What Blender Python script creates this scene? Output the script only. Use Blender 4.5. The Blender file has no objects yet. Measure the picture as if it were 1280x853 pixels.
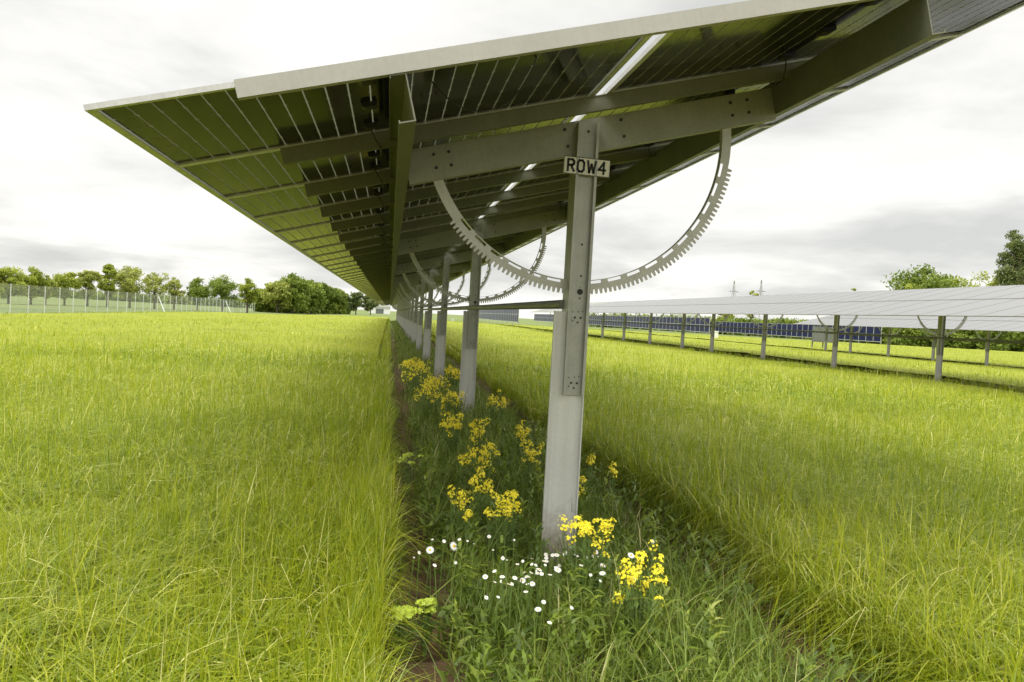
import bpy, math, random
import numpy as np
from mathutils import Vector, Matrix
random.seed(7); rng = np.random.default_rng(11)
S = bpy.context.scene; COL = S.collection
PI = math.pi
# ---------------------------------------------------------------- camera
F, YAW, PITCH, ROLL, H = 954.03, .1606, .0307, .055, 1.3664
fw = np.array([math.sin(YAW)*math.cos(PITCH), math.cos(YAW)*math.cos(PITCH), -math.sin(PITCH)])
r0 = np.array([math.cos(YAW), -math.sin(YAW), 0.]); u0 = np.cross(r0, fw)
rr = r0*math.cos(ROLL)+u0*math.sin(ROLL); uu = -r0*math.sin(ROLL)+u0*math.cos(ROLL)
cam = bpy.data.cameras.new('camera'); co = bpy.data.objects.new('camera', cam); COL.objects.link(co)
co.matrix_world = Matrix(((rr[0], uu[0], -fw[0], 0), (rr[1], uu[1], -fw[1], 0), (rr[2], uu[2], -fw[2], H), (0, 0, 0, 1)))
cam.sensor_width = 36; cam.lens = F/1280*36; cam.clip_end = 8000; cam.clip_start = .05
S.camera = co
def ray(px, py): return fw+rr*(px-640)/F-uu*(py-426.5)/F
def onZ(px, py, z):
    d = ray(px, py); t = (z-H)/d[2]; return np.array([0, 0, H])+d*t
def onY(px, py, y):
    d = ray(px, py); return np.array([0, 0, H])+d*y/d[1]
def atD(px, py, dep): return np.array([0, 0, H])+ray(px, py)*dep     # dep = depth along the view axis
# ---------------------------------------------------------------- row constants (metres)
TH = .258; CT, ST = math.cos(TH), math.sin(TH)
L, W, G = 2.10, 1.05, .06
ZP = 2.5476; YC = 2.80; Y1 = 4.03; SP = 5.126
XR = [1.004, 15.61, 30.22]
# ---------------------------------------------------------------- helpers
def tag(o, label=None, cat=None, group=None, kind=None):
    if label: o['label'] = label
    if cat: o['category'] = cat
    if group: o['group'] = group
    if kind: o['kind'] = kind
    return o
def empty(name, loc=(0, 0, 0), rz=0):
    o = bpy.data.objects.new(name, None); COL.objects.link(o); o.location = loc; o.rotation_euler = (0, 0, rz); o.empty_display_size = .2
    return o
class MB:
    def __init__(s): s.v = []; s.f = []; s.mi = []
    def add(s, vs, fs, m=0):
        b = len(s.v); s.v += [tuple(map(float, v)) for v in vs]; s.f += [tuple(b+i for i in f) for f in fs]; s.mi += [m]*len(fs)
    def box(s, a, b, m=0):
        x0, y0, z0 = a; x1, y1, z1 = b
        s.add([(x0,y0,z0),(x1,y0,z0),(x1,y1,z0),(x0,y1,z0),(x0,y0,z1),(x1,y0,z1),(x1,y1,z1),(x0,y1,z1)],
              [(0,3,2,1),(4,5,6,7),(0,1,5,4),(1,2,6,5),(2,3,7,6),(3,0,4,7)], m)
    def prism(s, prof, p0, p1, ex, ey, m=0):
        # prof: closed 2d polygon, swept from p0 to p1 with axes ex, ey
        p0, p1, ex, ey = map(np.array, (p0, p1, ex, ey)); n = len(prof)
        vs = [p0+a*ex+b*ey for a, b in prof]+[p1+a*ex+b*ey for a, b in prof]
        fs = [tuple(range(n))[::-1], tuple(range(n, 2*n))]+[(i, (i+1) % n, n+(i+1) % n, n+i) for i in range(n)]
        s.add(vs, fs, m)
    def tube(s, pts, rad, n=8, m=0):
        pts = [np.array(p, float) for p in pts]; k = len(pts)
        if not hasattr(rad, '__len__'): rad = [rad]*k
        vs = []; fs = []
        for i, p in enumerate(pts):
            t = pts[min(i+1, k-1)]-pts[max(i-1, 0)]; t /= np.linalg.norm(t)+1e-9
            a = np.cross(t, [0, 0, 1.] if abs(t[2]) < .9 else [1., 0, 0]); a /= np.linalg.norm(a); b = np.cross(t, a)
            for j in range(n):
                q = 2*PI*j/n; vs.append(p+rad[i]*(math.cos(q)*a+math.sin(q)*b))
        for i in range(k-1):
            for j in range(n): fs.append((i*n+j, i*n+(j+1) % n, (i+1)*n+(j+1) % n, (i+1)*n+j))
        fs += [tuple(range(n))[::-1], tuple(range((k-1)*n, k*n))]
        s.add(vs, fs, m)
    def mesh(s, name, mats):
        me = bpy.data.meshes.new(name); me.from_pydata(s.v, [], s.f)
        for m in (mats if isinstance(mats, (list, tuple)) else [mats]): me.materials.append(m)
        me.polygons.foreach_set('material_index', s.mi); me.update(); return me
    def build(s, name, mats, parent=None, loc=(0, 0, 0), rot=(0, 0, 0), smooth=False):
        me = s.mesh(name, mats)
        if smooth: me.shade_smooth()
        return link(name, me, parent, loc, rot)
def link(name, me, parent=None, loc=(0, 0, 0), rot=(0, 0, 0)):
    o = bpy.data.objects.new(name, me); COL.objects.link(o); o.parent = parent; o.location = loc; o.rotation_euler = rot
    return o
def npmesh(name, co_, quads, mats, tint=None, smooth=False, mi=None):
    me = bpy.data.meshes.new(name); nv = len(co_); nf = len(quads)
    me.vertices.add(nv); me.vertices.foreach_set('co', np.ascontiguousarray(co_, dtype=np.float32).ravel())
    me.loops.add(nf*4); me.loops.foreach_set('vertex_index', np.ascontiguousarray(quads, dtype=np.int32).ravel())
    me.polygons.add(nf); me.polygons.foreach_set('loop_start', np.arange(0, nf*4, 4, dtype=np.int32))
    for m in mats: me.materials.append(m)
    if mi is not None: me.polygons.foreach_set('material_index', mi.astype(np.int32))
    if tint is not None:
        a = me.attributes.new('tint', 'FLOAT', 'POINT'); a.data.foreach_set('value', tint.astype(np.float32))
    me.update(calc_edges=True)
    if smooth: me.shade_smooth()
    return me
# ---------------------------------------------------------------- materials
def newmat(name):
    m = bpy.data.materials.new(name); m.use_nodes = True; nt = m.node_tree; nt.nodes.clear()
    out = nt.nodes.new('ShaderNodeOutputMaterial'); return m, nt, out
def N(nt, t, **kw):
    n = nt.nodes.new('ShaderNode'+t)
    for k, v in kw.items():
        if hasattr(n, k) and not k[0].isupper(): setattr(n, k, v)
        else: n.inputs[k.replace('_', ' ')].default_value = v
    return n
def Lk(nt, a, b): nt.links.new(a, b)
def ramp(nt, fac, stops):
    n = nt.nodes.new('ShaderNodeValToRGB'); e = n.color_ramp.elements
    while len(e) < len(stops): e.new(.5)
    for x, (p, c) in zip(e, stops): x.position = p; x.color = (*c, 1) if len(c) == 3 else c
    Lk(nt, fac, n.inputs[0]); return n
def math_(nt, op, a, b=None, clamp=False):
    n = nt.nodes.new('ShaderNodeMath'); n.operation = op; n.use_clamp = clamp
    for i, x in enumerate((a, b)):
        if x is None: continue
        if isinstance(x, (int, float)): n.inputs[i].default_value = x
        else: Lk(nt, x, n.inputs[i])
    return n.outputs[0]
def metal(name, c1, c2, rough=.45, met=.5, scale=14, bump=.05):
    m, nt, out = newmat(name); p = N(nt, 'BsdfPrincipled'); tc = N(nt, 'TexCoord')
    a = N(nt, 'TexNoise', Scale=scale, Detail=5.); Lk(nt, tc.outputs['Object'], a.inputs['Vector'])
    mp = N(nt, 'Mapping'); mp.inputs['Scale'].default_value = (60, 60, 3); Lk(nt, tc.outputs['Object'], mp.inputs[0])
    b = N(nt, 'TexNoise', Scale=1., Detail=3.); Lk(nt, mp.outputs[0], b.inputs['Vector'])
    v = N(nt, 'TexVoronoi', Scale=70.); Lk(nt, tc.outputs['Object'], v.inputs['Vector'])
    f = math_(nt, 'ADD', math_(nt, 'MULTIPLY', a.outputs[0], .6), math_(nt, 'MULTIPLY', b.outputs[0], .25))
    f = math_(nt, 'ADD', f, math_(nt, 'MULTIPLY', v.outputs['Color'], .15))
    r = ramp(nt, f, [(.32, c1), (.68, c2)]); Lk(nt, r.outputs[0], p.inputs['Base Color'])
    p.inputs['Metallic'].default_value = met; p.inputs['Roughness'].default_value = rough
    bp = N(nt, 'Bump', Strength=bump, Distance=.01); Lk(nt, f, bp.inputs['Height']); Lk(nt, bp.outputs[0], p.inputs['Normal'])
    Lk(nt, p.outputs[0], out.inputs[0]); return m
def plain(name, c, rough=.6, met=0., var=.15, scale=20):
    m, nt, out = newmat(name); p = N(nt, 'BsdfPrincipled', Roughness=rough, Metallic=met); tc = N(nt, 'TexCoord')
    a = N(nt, 'TexNoise', Scale=float(scale), Detail=4.); Lk(nt, tc.outputs['Object'], a.inputs['Vector'])
    r = ramp(nt, a.outputs[0], [(.3, tuple(x*(1-var) for x in c)), (.7, tuple(min(1, x*(1+var)) for x in c))])
    Lk(nt, r.outputs[0], p.inputs['Base Color']); Lk(nt, p.outputs[0], out.inputs[0]); return m
def leafmat(name, stops, trans=.35, rough=.5, noise=.35, nscale=.25, spec=.5):
    # colour per blade from the 'tint' attribute plus a slow world-space variation
    m, nt, out = newmat(name); at = N(nt, 'Attribute', attribute_name='tint'); g = N(nt, 'NewGeometry')
    n = N(nt, 'TexNoise', Scale=float(nscale), Detail=3.); Lk(nt, g.outputs['Position'], n.inputs['Vector'])
    f = math_(nt, 'ADD', at.outputs['Fac'], math_(nt, 'MULTIPLY', math_(nt, 'SUBTRACT', n.outputs[0], .5), noise*2), True)
    r = ramp(nt, f, stops)
    p = N(nt, 'BsdfPrincipled', Roughness=rough); p.inputs['Specular IOR Level'].default_value = spec
    Lk(nt, r.outputs[0], p.inputs['Base Color'])
    t = N(nt, 'BsdfTranslucent'); Lk(nt, r.outputs[0], t.inputs['Color'])
    mx = N(nt, 'MixShader'); mx.inputs[0].default_value = trans
    Lk(nt, p.outputs[0], mx.inputs[1]); Lk(nt, t.outputs[0], mx.inputs[2]); Lk(nt, mx.outputs[0], out.inputs[0]); return m
GALV = metal('galvanised_steel', (.33, .335, .295), (.44, .445, .40), .45, .4, 9, .02)
GALVD = metal('dark_galvanised_steel', (.17, .175, .145), (.235, .24, .20), .5, .4, 5, .02)  # darker, greener tone carries the shade and green bounce under the panels
PILE = metal('pile_steel', (.58, .58, .55), (.68, .68, .64), .5, .15, 2.5, .02)
ALU = metal('aluminium', (.5, .5, .47), (.68, .68, .65), .33, .6, 9)
BLACK = plain('black_plastic', (.015, .015, .016), .4)
SIGNM = plain('sign_plate_face', (.74, .73, .64), .5, var=.08, scale=40)
INK = plain('dark_paint', (.02, .02, .018), .55)
WHITE = plain('white_paint', (.75, .75, .73), .5)
CRATE = plain('grey_cabinet_paint', (.13, .14, .13), .5)
BARK = plain('bark', (.12, .095, .07), .9, var=.35, scale=6)
STEMM = plain('stem_green', (.13, .2, .04), .6, var=.3)
PETW = plain('white_petal', (.85, .85, .82), .5, var=.05)
PETY = plain('yellow_petal', (.92, .77, .02), .5, var=.12, scale=60)
PETG = plain('yellow_green_bract', (.38, .47, .03), .5, var=.25, scale=60)
EYE = plain('flower_centre_yellow', (.75, .45, .01), .6)
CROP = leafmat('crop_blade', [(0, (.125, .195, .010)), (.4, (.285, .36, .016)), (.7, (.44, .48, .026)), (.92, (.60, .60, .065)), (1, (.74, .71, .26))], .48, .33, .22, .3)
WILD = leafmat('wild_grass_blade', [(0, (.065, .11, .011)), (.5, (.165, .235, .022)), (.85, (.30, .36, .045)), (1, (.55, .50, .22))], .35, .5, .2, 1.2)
FOL = {k: leafmat('foliage_'+k, st, .3, .6, .12, .3, .25) for k, st in dict(
    fresh=[(0, (.20, .25, .03)), (1, (.42, .47, .07))], brown=[(0, (.24, .28, .05)), (1, (.46, .49, .12))],
    mid=[(0, (.12, .175, .025)), (1, (.30, .37, .06))], dark=[(0, (.085, .115, .035)), (1, (.23, .27, .09))]).items()}
# solar laminate
def laminate(name, cellcol, lines=True, ux=24, rough=.1, gapw=.0030, spec=.5, ior=1.5):
    m, nt, out = newmat(name); tc = N(nt, 'TexCoord'); sx = N(nt, 'SeparateXYZ'); Lk(nt, tc.outputs['Object'], sx.inputs[0])
    px_, py_ = 2.04/ux, 1.0/6
    ax = math_(nt, 'ABSOLUTE', sx.outputs[0]); ay = math_(nt, 'ADD', sx.outputs[1], .5)
    def dist(v, p):   # distance to nearest multiple of p
        q = math_(nt, 'DIVIDE', v, p); q = math_(nt, 'SUBTRACT', q, math_(nt, 'ROUND', q)); return math_(nt, 'MULTIPLY', math_(nt, 'ABSOLUTE', q), p)
    dx, dy = dist(ax, px_), dist(ay, py_)
    gx = math_(nt, 'LESS_THAN', dx, gapw)
    gy = math_(nt, 'MULTIPLY', math_(nt, 'LESS_THAN', dy, .0028), math_(nt, 'GREATER_THAN', ax, 1.02-px_))
    dia = math_(nt, 'LESS_THAN', math_(nt, 'ADD', dx, dy), .011)
    edge = math_(nt, 'GREATER_THAN', ax, 1.022)
    mask = math_(nt, 'MAXIMUM', math_(nt, 'MAXIMUM', gx, gy), math_(nt, 'MAXIMUM', dia, edge))
    if not lines: mask = edge
    n = N(nt, 'TexNoise', Scale=3., Detail=2.); Lk(nt, tc.outputs['Object'], n.inputs['Vector'])
    r = ramp(nt, n.outputs[0], [(.3, tuple(c*(.8 if lines else .97) for c in cellcol)), (.7, tuple(c*(1.25 if lines else 1.03) for c in cellcol))])
    p = N(nt, 'BsdfPrincipled', Roughness=rough, IOR=ior); Lk(nt, r.outputs[0], p.inputs['Base Color']); p.inputs['Specular IOR Level'].default_value = spec
    rn = ramp(nt, n.outputs[0], [(.3, (rough*(.7 if lines else .97),)*3), (.7, (rough*(1.5 if lines else 1.03),)*3)]); Lk(nt, rn.outputs[0], p.inputs['Roughness'])
    tr = N(nt, 'BsdfTransparent', Color=(.68, .70, .60, 1)); df = N(nt, 'BsdfDiffuse', Color=(.45, .45, .42, 1))
    gm = N(nt, 'MixShader'); gm.inputs[0].default_value = .5; Lk(nt, tr.outputs[0], gm.inputs[1]); Lk(nt, df.outputs[0], gm.inputs[2])
    mx = N(nt, 'MixShader'); Lk(nt, mask, mx.inputs[0]); Lk(nt, p.outputs[0], mx.inputs[1]); Lk(nt, gm.outputs[0], mx.inputs[2])
    Lk(nt, mx.outputs[0], out.inputs[0]); return m
LAM = laminate('bifacial_glass', (.006, .008, .006), spec=.20, gapw=.0034)
LAMT = laminate('bifacial_glass_sky_sheen', (.10, .10, .10), rough=.3, spec=1., lines=False, ior=2.3)  # sky reflection on the tops put into a paler cell colour and stronger gloss
ARCM = metal('gear_steel', (.42, .425, .37), (.53, .535, .47), .42, .35, 9, .02)
RAILM = metal('shaded_rail_steel', (.16, .17, .125), (.22, .225, .17), .5, .35, 4, .02)  # rails and purlins: panel shade is put into this base colour
BEAMM = metal('shaded_beam_steel', (.25, .26, .21), (.34, .345, .28), .5, .35, 4, .02)  # crossbeams: base colour dimmed and greened for the light under the panels
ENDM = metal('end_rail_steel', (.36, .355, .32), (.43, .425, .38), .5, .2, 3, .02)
LAMB = laminate('blue_cells', (.012, .017, .075), rough=.25, ux=12, spec=.3)
# ---------------------------------------------------------------- world, sun, view
w = bpy.data.worlds.new('World'); S.world = w; w.use_nodes = True; nt = w.node_tree; nt.nodes.clear()
SUN_EL, SUN_AZ = math.radians(50), math.radians(245)     # azimuth clockwise from +Y
out = nt.nodes.new('ShaderNodeOutputWorld'); bg = nt.nodes.new('ShaderNodeBackground'); bg.inputs[1].default_value = .1
sky = nt.nodes.new('ShaderNodeTexSky'); sky.sky_type = 'NISHITA'; sky.sun_disc = False; sky.sun_elevation = SUN_EL; sky.sun_rotation = SUN_AZ
tc = nt.nodes.new('ShaderNodeTexCoord'); sep = N(nt, 'SeparateXYZ'); Lk(nt, tc.outputs['Generated'], sep.inputs[0])
zz = math_(nt, 'MAXIMUM', sep.outputs[2], 0.)
den = math_(nt, 'ADD', zz, .16)
cx = math_(nt, 'DIVIDE', sep.outputs[0], den); cy = math_(nt, 'DIVIDE', sep.outputs[1], den)
cmb = N(nt, 'CombineXYZ'); Lk(nt, cx, cmb.inputs[0]); Lk(nt, cy, cmb.inputs[1])
n1 = N(nt, 'TexNoise', Scale=.75, Detail=6., Roughness=.55, Distortion=.3); mp = N(nt, 'Mapping'); mp.inputs['Location'].default_value = (3.1, .4, 0); Lk(nt, cmb.outputs[0], mp.inputs[0]); Lk(nt, mp.outputs[0], n1.inputs['Vector'])
cl = ramp(nt, n1.outputs[0], [(.37, (6.1, 6.15, 5.95)), (.46, (7.4, 7.38, 7.1)), (.53, (8.7, 8.6, 8.25)), (.61, (9.7, 9.55, 9.1))])
for e in cl.color_ramp.elements: e.color = tuple(x/11 for x in e.color[:3])+(1,)
sc = N(nt, 'VectorMath', operation='SCALE'); Lk(nt, cl.outputs[0], sc.inputs[0])
zr = N(nt, 'MapRange', interpolation_type='SMOOTHSTEP'); zr.inputs['From Min'].default_value = .44; zr.inputs['From Max'].default_value = .78; zr.inputs['To Min'].default_value = 10.9; zr.inputs['To Max'].default_value = 43.
Lk(nt, zz, zr.inputs['Value']); Lk(nt, zr.outputs[0], sc.inputs[3])
mx = N(nt, 'Mix', data_type='RGBA'); mx.inputs[0].default_value = .96; Lk(nt, sky.outputs[0], mx.inputs[6]); Lk(nt, sc.outputs[0], mx.inputs[7])
Lk(nt, mx.outputs[2], bg.inputs[0]); Lk(nt, bg.outputs[0], out.inputs[0])
sl = bpy.data.lights.new('sun', 'SUN'); so = bpy.data.objects.new('sun', sl); COL.objects.link(so)
sl.energy = 1.7; sl.angle = math.radians(28); sl.color = (1, .96, .86)
sd = Vector((math.sin(SUN_AZ)*math.cos(SUN_EL), math.cos(SUN_AZ)*math.cos(SUN_EL), math.sin(SUN_EL)))
so.rotation_euler = sd.to_track_quat('Z', 'Y').to_euler(); so.location = sd*50
vs = S.view_settings; vs.view_transform = 'Standard'; vs.look = 'None'; vs.gamma = 1; vs.exposure = .24; vs.use_curve_mapping = False
S.render.engine = 'CYCLES'; S.cycles.max_bounces = 6; S.cycles.diffuse_bounces = 4; S.cycles.glossy_bounces = 3; S.cycles.transparent_max_bounces = 8
# ---------------------------------------------------------------- ground
def smooth(t): t = np.clip(t, 0, 1); return t*t*(3-2*t)
def gz(x, y): return -.55*smooth((-np.asarray(x, float)-3)/20)
def lane(x):   # True where an uncropped strip lies under a row
    x = np.asarray(x); m = np.zeros(x.shape, bool)
    for xr in XR+[XR[2]+14.6, XR[2]+29.2]: m |= np.abs(x-xr) < .94
    return m
def grid(xs, ys, zf):
    X, Y = np.meshgrid(xs, ys, indexing='ij'); Z = zf(X, Y); v = np.stack([X, Y, Z], -1).reshape(-1, 3)
    a, b = len(xs), len(ys); i = np.arange(a-1)[:, None]*b+np.arange(b-1)[None]; i = i.ravel()
    return v, np.stack([i, i+b, i+b+1, i+1], 1)
def groundmat():
    m, nt, out = newmat('soil_and_turf'); p = N(nt, 'BsdfPrincipled', Roughness=.95); g = N(nt, 'NewGeometry')
    sx = N(nt, 'SeparateXYZ'); Lk(nt, g.outputs['Position'], sx.inputs[0])
    n = N(nt, 'TexNoise', Scale=3.5, Detail=8., Roughness=.65); Lk(nt, g.outputs['Position'], n.inputs['Vector'])
    n2 = N(nt, 'TexNoise', Scale=45., Detail=4.); Lk(nt, g.outputs['Position'], n2.inputs['Vector'])
    f = math_(nt, 'ADD', math_(nt, 'MULTIPLY', n.outputs[0], .7), math_(nt, 'MULTIPLY', n2.outputs[0], .3))
    soil = ramp(nt, f, [(.3, (.045, .026, .012)), (.5, (.10, .056, .026)), (.72, (.20, .125, .06))])
    ng = N(nt, 'TexNoise', Scale=.12, Detail=6.); Lk(nt, g.outputs['Position'], ng.inputs['Vector'])
    turf = ramp(nt, ng.outputs[0], [(.3, (.075, .11, .025)), (.55, (.13, .17, .035)), (.75, (.20, .21, .06))])
    r2 = N(nt, 'VectorMath', operation='LENGTH'); Lk(nt, g.outputs['Position'], r2.inputs[0])
    mk = N(nt, 'MapRange'); mk.inputs['From Min'].default_value = 30; mk.inputs['From Max'].default_value = 60; Lk(nt, r2.outputs['Value'], mk.inputs['Value'])
    mx = N(nt, 'Mix', data_type='RGBA'); Lk(nt, mk.outputs[0], mx.inputs[0]); Lk(nt, soil.outputs[0], mx.inputs[6]); Lk(nt, turf.outputs[0], mx.inputs[7])
    Lk(nt, mx.outputs[2], p.inputs['Base Color']); b = N(nt, 'Bump', Strength=.8, Distance=.03); Lk(nt, f, b.inputs['Height']); Lk(nt, b.outputs[0], p.inputs['Normal'])
    Lk(nt, p.outputs[0], out.inputs[0]); return m
xs = np.r_[-3000, -600, -150, -60, np.linspace(-26, 0, 27), np.linspace(.1, 2.4, 36), 3, 6, 20, 60, 150, 600, 3000]
ys = np.r_[-600, -60, -10, np.linspace(0, 14, 120), 20, 60, 150, 400, 1200, 3500]
def gzf(X, Y):
    z = gz(X, Y); near = (np.abs(X-1) < 1.3) & (Y > 0) & (Y < 14)
    return z+near*(.03*np.sin(X*9+Y*2.1)*np.sin(Y*5.3-X*4)+.018*np.sin(Y*17+X*11)-.04*np.exp(-((X-.2)/.12)**2)-.05*np.exp(-((X-1.85)/.13)**2))
v, q = grid(xs, ys, gzf)
tag(link('ground', npmesh('ground', v, q, [groundmat()], smooth=True)), kind='structure')
# ---------------------------------------------------------------- grass blades
def blades(P, h, wd, K, lean, tint, droop=None):
    n = len(P); t = np.linspace(0, 1, K+1)[None, :]
    a = rng.uniform(0, 2*PI, n); d = np.stack([np.cos(a), np.sin(a)], 1)
    if droop is None: droop = np.zeros(n)
    h = h[:, None]; ln = lean[:, None]; dr = droop[:, None]
    s = ln*h*(t**1.6)+dr*h*np.clip(t-.5, 0, 1)**1.2*1.35
    z = h*t*(1-.25*ln*t)-dr*h*.9*np.clip(t-.58, 0, 1)**1.4*1.9
    b = a+PI/2+rng.normal(0, .5, n); e = np.stack([np.cos(b), np.sin(b)], 1)
    wt = (wd[:, None]*.5)*np.where(t < .35, .75+.7*t, 1.0*(1-((t-.35)/.65)**1.7)+.06)
    cx = P[:, 0:1]+s*d[:, 0:1]; cy = P[:, 1:2]+s*d[:, 1:2]; cz = P[:, 2:3]+z
    A = np.stack([cx-wt*e[:, 0:1], cy-wt*e[:, 1:2], cz], -1); B = np.stack([cx+wt*e[:, 0:1], cy+wt*e[:, 1:2], cz+wt*.35], -1)
    V = np.stack([A, B], 2).reshape(-1, 3)
    base = (np.arange(n)*(K+1)*2)[:, None]+np.arange(K)[None]*2; base = base.ravel()
    Q = np.stack([base, base+1, base+3, base+2], 1)
    T = np.repeat(tint, (K+1)*2)
    return V, Q, T
def join(parts):
    o = 0; V = []; Q = []; T = []
    for v, q, t in parts: V.append(v); Q.append(q+o); T.append(t); o += len(v)
    return np.concatenate(V), np.concatenate(Q), np.concatenate(T)
PH0, PH1 = math.radians(-33), math.radians(50)
def sample(r0_, r1_, dens):
    n = int((PH1-PH0)/2*(r1_**2-r0_**2)*dens); r = np.sqrt(rng.uniform(r0_**2, r1_**2, n)); ph = rng.uniform(PH0, PH1, n)
    return np.stack([r*np.sin(ph), r*np.cos(ph)], 1)
def extra(x0, x1, y0, y1, dens):
    n = int((x1-x0)*(y1-y0)*dens); return np.stack([rng.uniform(x0, x1, n), rng.uniform(y0, y1, n)], 1)
def vnoise(x, y, s, seed=0):     # smooth value noise
    r = np.random.default_rng(seed).uniform(0, 1, (64, 64)); x = x/s; y = y/s
    i = np.floor(x).astype(int); j = np.floor(y).astype(int); fx = smooth(x-i); fy = smooth(y-j)
    g = lambda a, b: r[a % 64, b % 64]
    return (g(i, j)*(1-fx)+g(i+1, j)*fx)*(1-fy)+(g(i, j+1)*(1-fx)+g(i+1, j+1)*fx)*fy
def crop(side):
    parts = []
    for (a, b, dens, K, wm, hs) in [(1.1, 4.5, 5200, 6, .72, .95), (4.5, 8, 3000, 5, .8, .93), (8, 14, 1300, 4, 1.1, .9), (14, 28, 340, 4, 2.0, .9), (28, 60, 75, 3, 4., .85), (60, 125, 15, 2, 8, .85)]:
        p = sample(a, b, dens)
        x, y = p[:, 0], p[:, 1]
        wob = .05*np.sin(y*1.7)+.04*np.sin(y*4.9+1)
        if side < 0: k = (x < .05+wob*.3) & (x > -26-.03*y)
        else: k = (x > 1.98+wob) & ~((np.abs(x-XR[1]) < .9)) & ~(np.abs(x-XR[2]) < .9)
        p = p[k]; x, y = p[:, 0], p[:, 1]; n = len(p)
        # drilled tufts: pull the blades a little towards their own tuft centre
        if b <= 14:
            c = np.round(p/.09)*.09+(vnoise(x*50, y*50, 7., 3)[:, None]-.5)*.05; p = p+(c-p)*.45
        hh = hs*(.38+.13*vnoise(x, y, 1.3, 1)+.06*vnoise(x, y, .35, 2))*rng.normal(1, .13, n).clip(.6, 1.35)
        P = np.c_[p, gz(p[:, 0], p[:, 1])-.01]
        tint = (rng.beta(2.2, 2.6, n)*.85+.06+.12*(vnoise(x, y, 2.2, 5)-.5)+.1*(vnoise(x, y, 9., 6)-.5)).clip(0, .93); tint[rng.random(n) < .055] = 1.
        dr = np.where(rng.random(n) < .85, rng.uniform(.4, 1.9, n), 0)
        edge = (p[:, 0] > -.16) & (p[:, 0] < .2); ln = np.abs(rng.normal(.2, .2, n)); ln[edge] *= .35; dr[edge] *= .3
        parts.append(blades(P, hh, rng.uniform(.0045, .0085, n)*wm, K, ln, tint, dr))
    if side > 0:      # stouter pale stalks along the near right-hand edge
        p = extra(2.0, 3.3, 1.9, 4.2, 130); n = len(p)
        parts.append(blades(np.c_[p, np.zeros(n)], rng.uniform(.3, .56, n), rng.uniform(.005, .009, n), 6, np.abs(rng.normal(.1, .12, n)), rng.uniform(.5, .95, n), rng.uniform(0, .5, n)))
    return join(parts)
v, q, t = crop(-1)
tag(link('cereal_crop', npmesh('cereal_crop', v, q, [CROP], t)), 'bright yellow-green young cereal crop filling the field left of the near row', 'crop', kind='stuff')
v, q, t = crop(1)
tag(link('cereal_crop', npmesh('cereal_crop', v, q, [CROP], t)), 'bright green cereal crop between the near row and the rows on the right', 'crop', kind='stuff')
# closed leaf canopy of the crop farther off (leaf-covered sheet at stem height, blades stand out of it)
def canopymat():
    m, nt, out = newmat('crop_canopy'); p = N(nt, 'BsdfPrincipled', Roughness=.8); p.inputs['Specular IOR Level'].default_value = .2; g = N(nt, 'NewGeometry')
    n = N(nt, 'TexNoise', Scale=.22, Detail=7., Roughness=.6); Lk(nt, g.outputs['Position'], n.inputs['Vector'])
    n2 = N(nt, 'TexNoise', Scale=14., Detail=5., Roughness=.7); Lk(nt, g.outputs['Position'], n2.inputs['Vector'])
    f = math_(nt, 'ADD', math_(nt, 'MULTIPLY', n.outputs[0], .5), math_(nt, 'MULTIPLY', n2.outputs[0], .5))
    r = ramp(nt, f, [(.32, (.155, .188, .011)), (.5, (.225, .256, .015)), (.68, (.285, .30, .023))]); Lk(nt, r.outputs[0], p.inputs['Base Color'])
    b = N(nt, 'Bump', Strength=.7, Distance=.12); Lk(nt, n2.outputs[0], b.inputs['Height']); Lk(nt, b.outputs[0], p.inputs['Normal'])
    Lk(nt, p.outputs[0], out.inputs[0]); return m
CAN = canopymat()
def canopy(x0, x1, y0, y1, sx, hole=True):
    xs = np.arange(x0, x1+sx/2, sx); ys = np.r_[np.arange(y0, 40, .5), np.arange(40, y1, 2.)]
    v, q = grid(xs, ys, lambda X, Y: gz(X, Y)+(.27+.07*vnoise(X, Y, 1.1, 8))*smooth((np.hypot(X, Y)-11)/12*(Y > 0)+2*(Y <= 0))-.02)
    c = v[q].mean(1); k = ~((np.hypot(c[:, 0], c[:, 1]) < 10) & (c[:, 1] > 0)) if hole else slice(None)
    return v, q[k]
for nm, a in (('left of the near row', (-26, -.25, -12, 128, .25)), ('between the near row and the second row', (2.2, 14.45, -12, 118, .25)),
              ('between the second and third rows', (16.8, 29.1, 2, 118, .5)), ('beyond the third row', (31.3, 110, 10, 118, 2.))):
    v, q = canopy(*a); tag(link('crop_canopy', npmesh('crop_canopy', v, q, [CAN], smooth=True)), 'dense lower leaf layer of the cereal crop '+nm, 'crop', kind='stuff')
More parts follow.
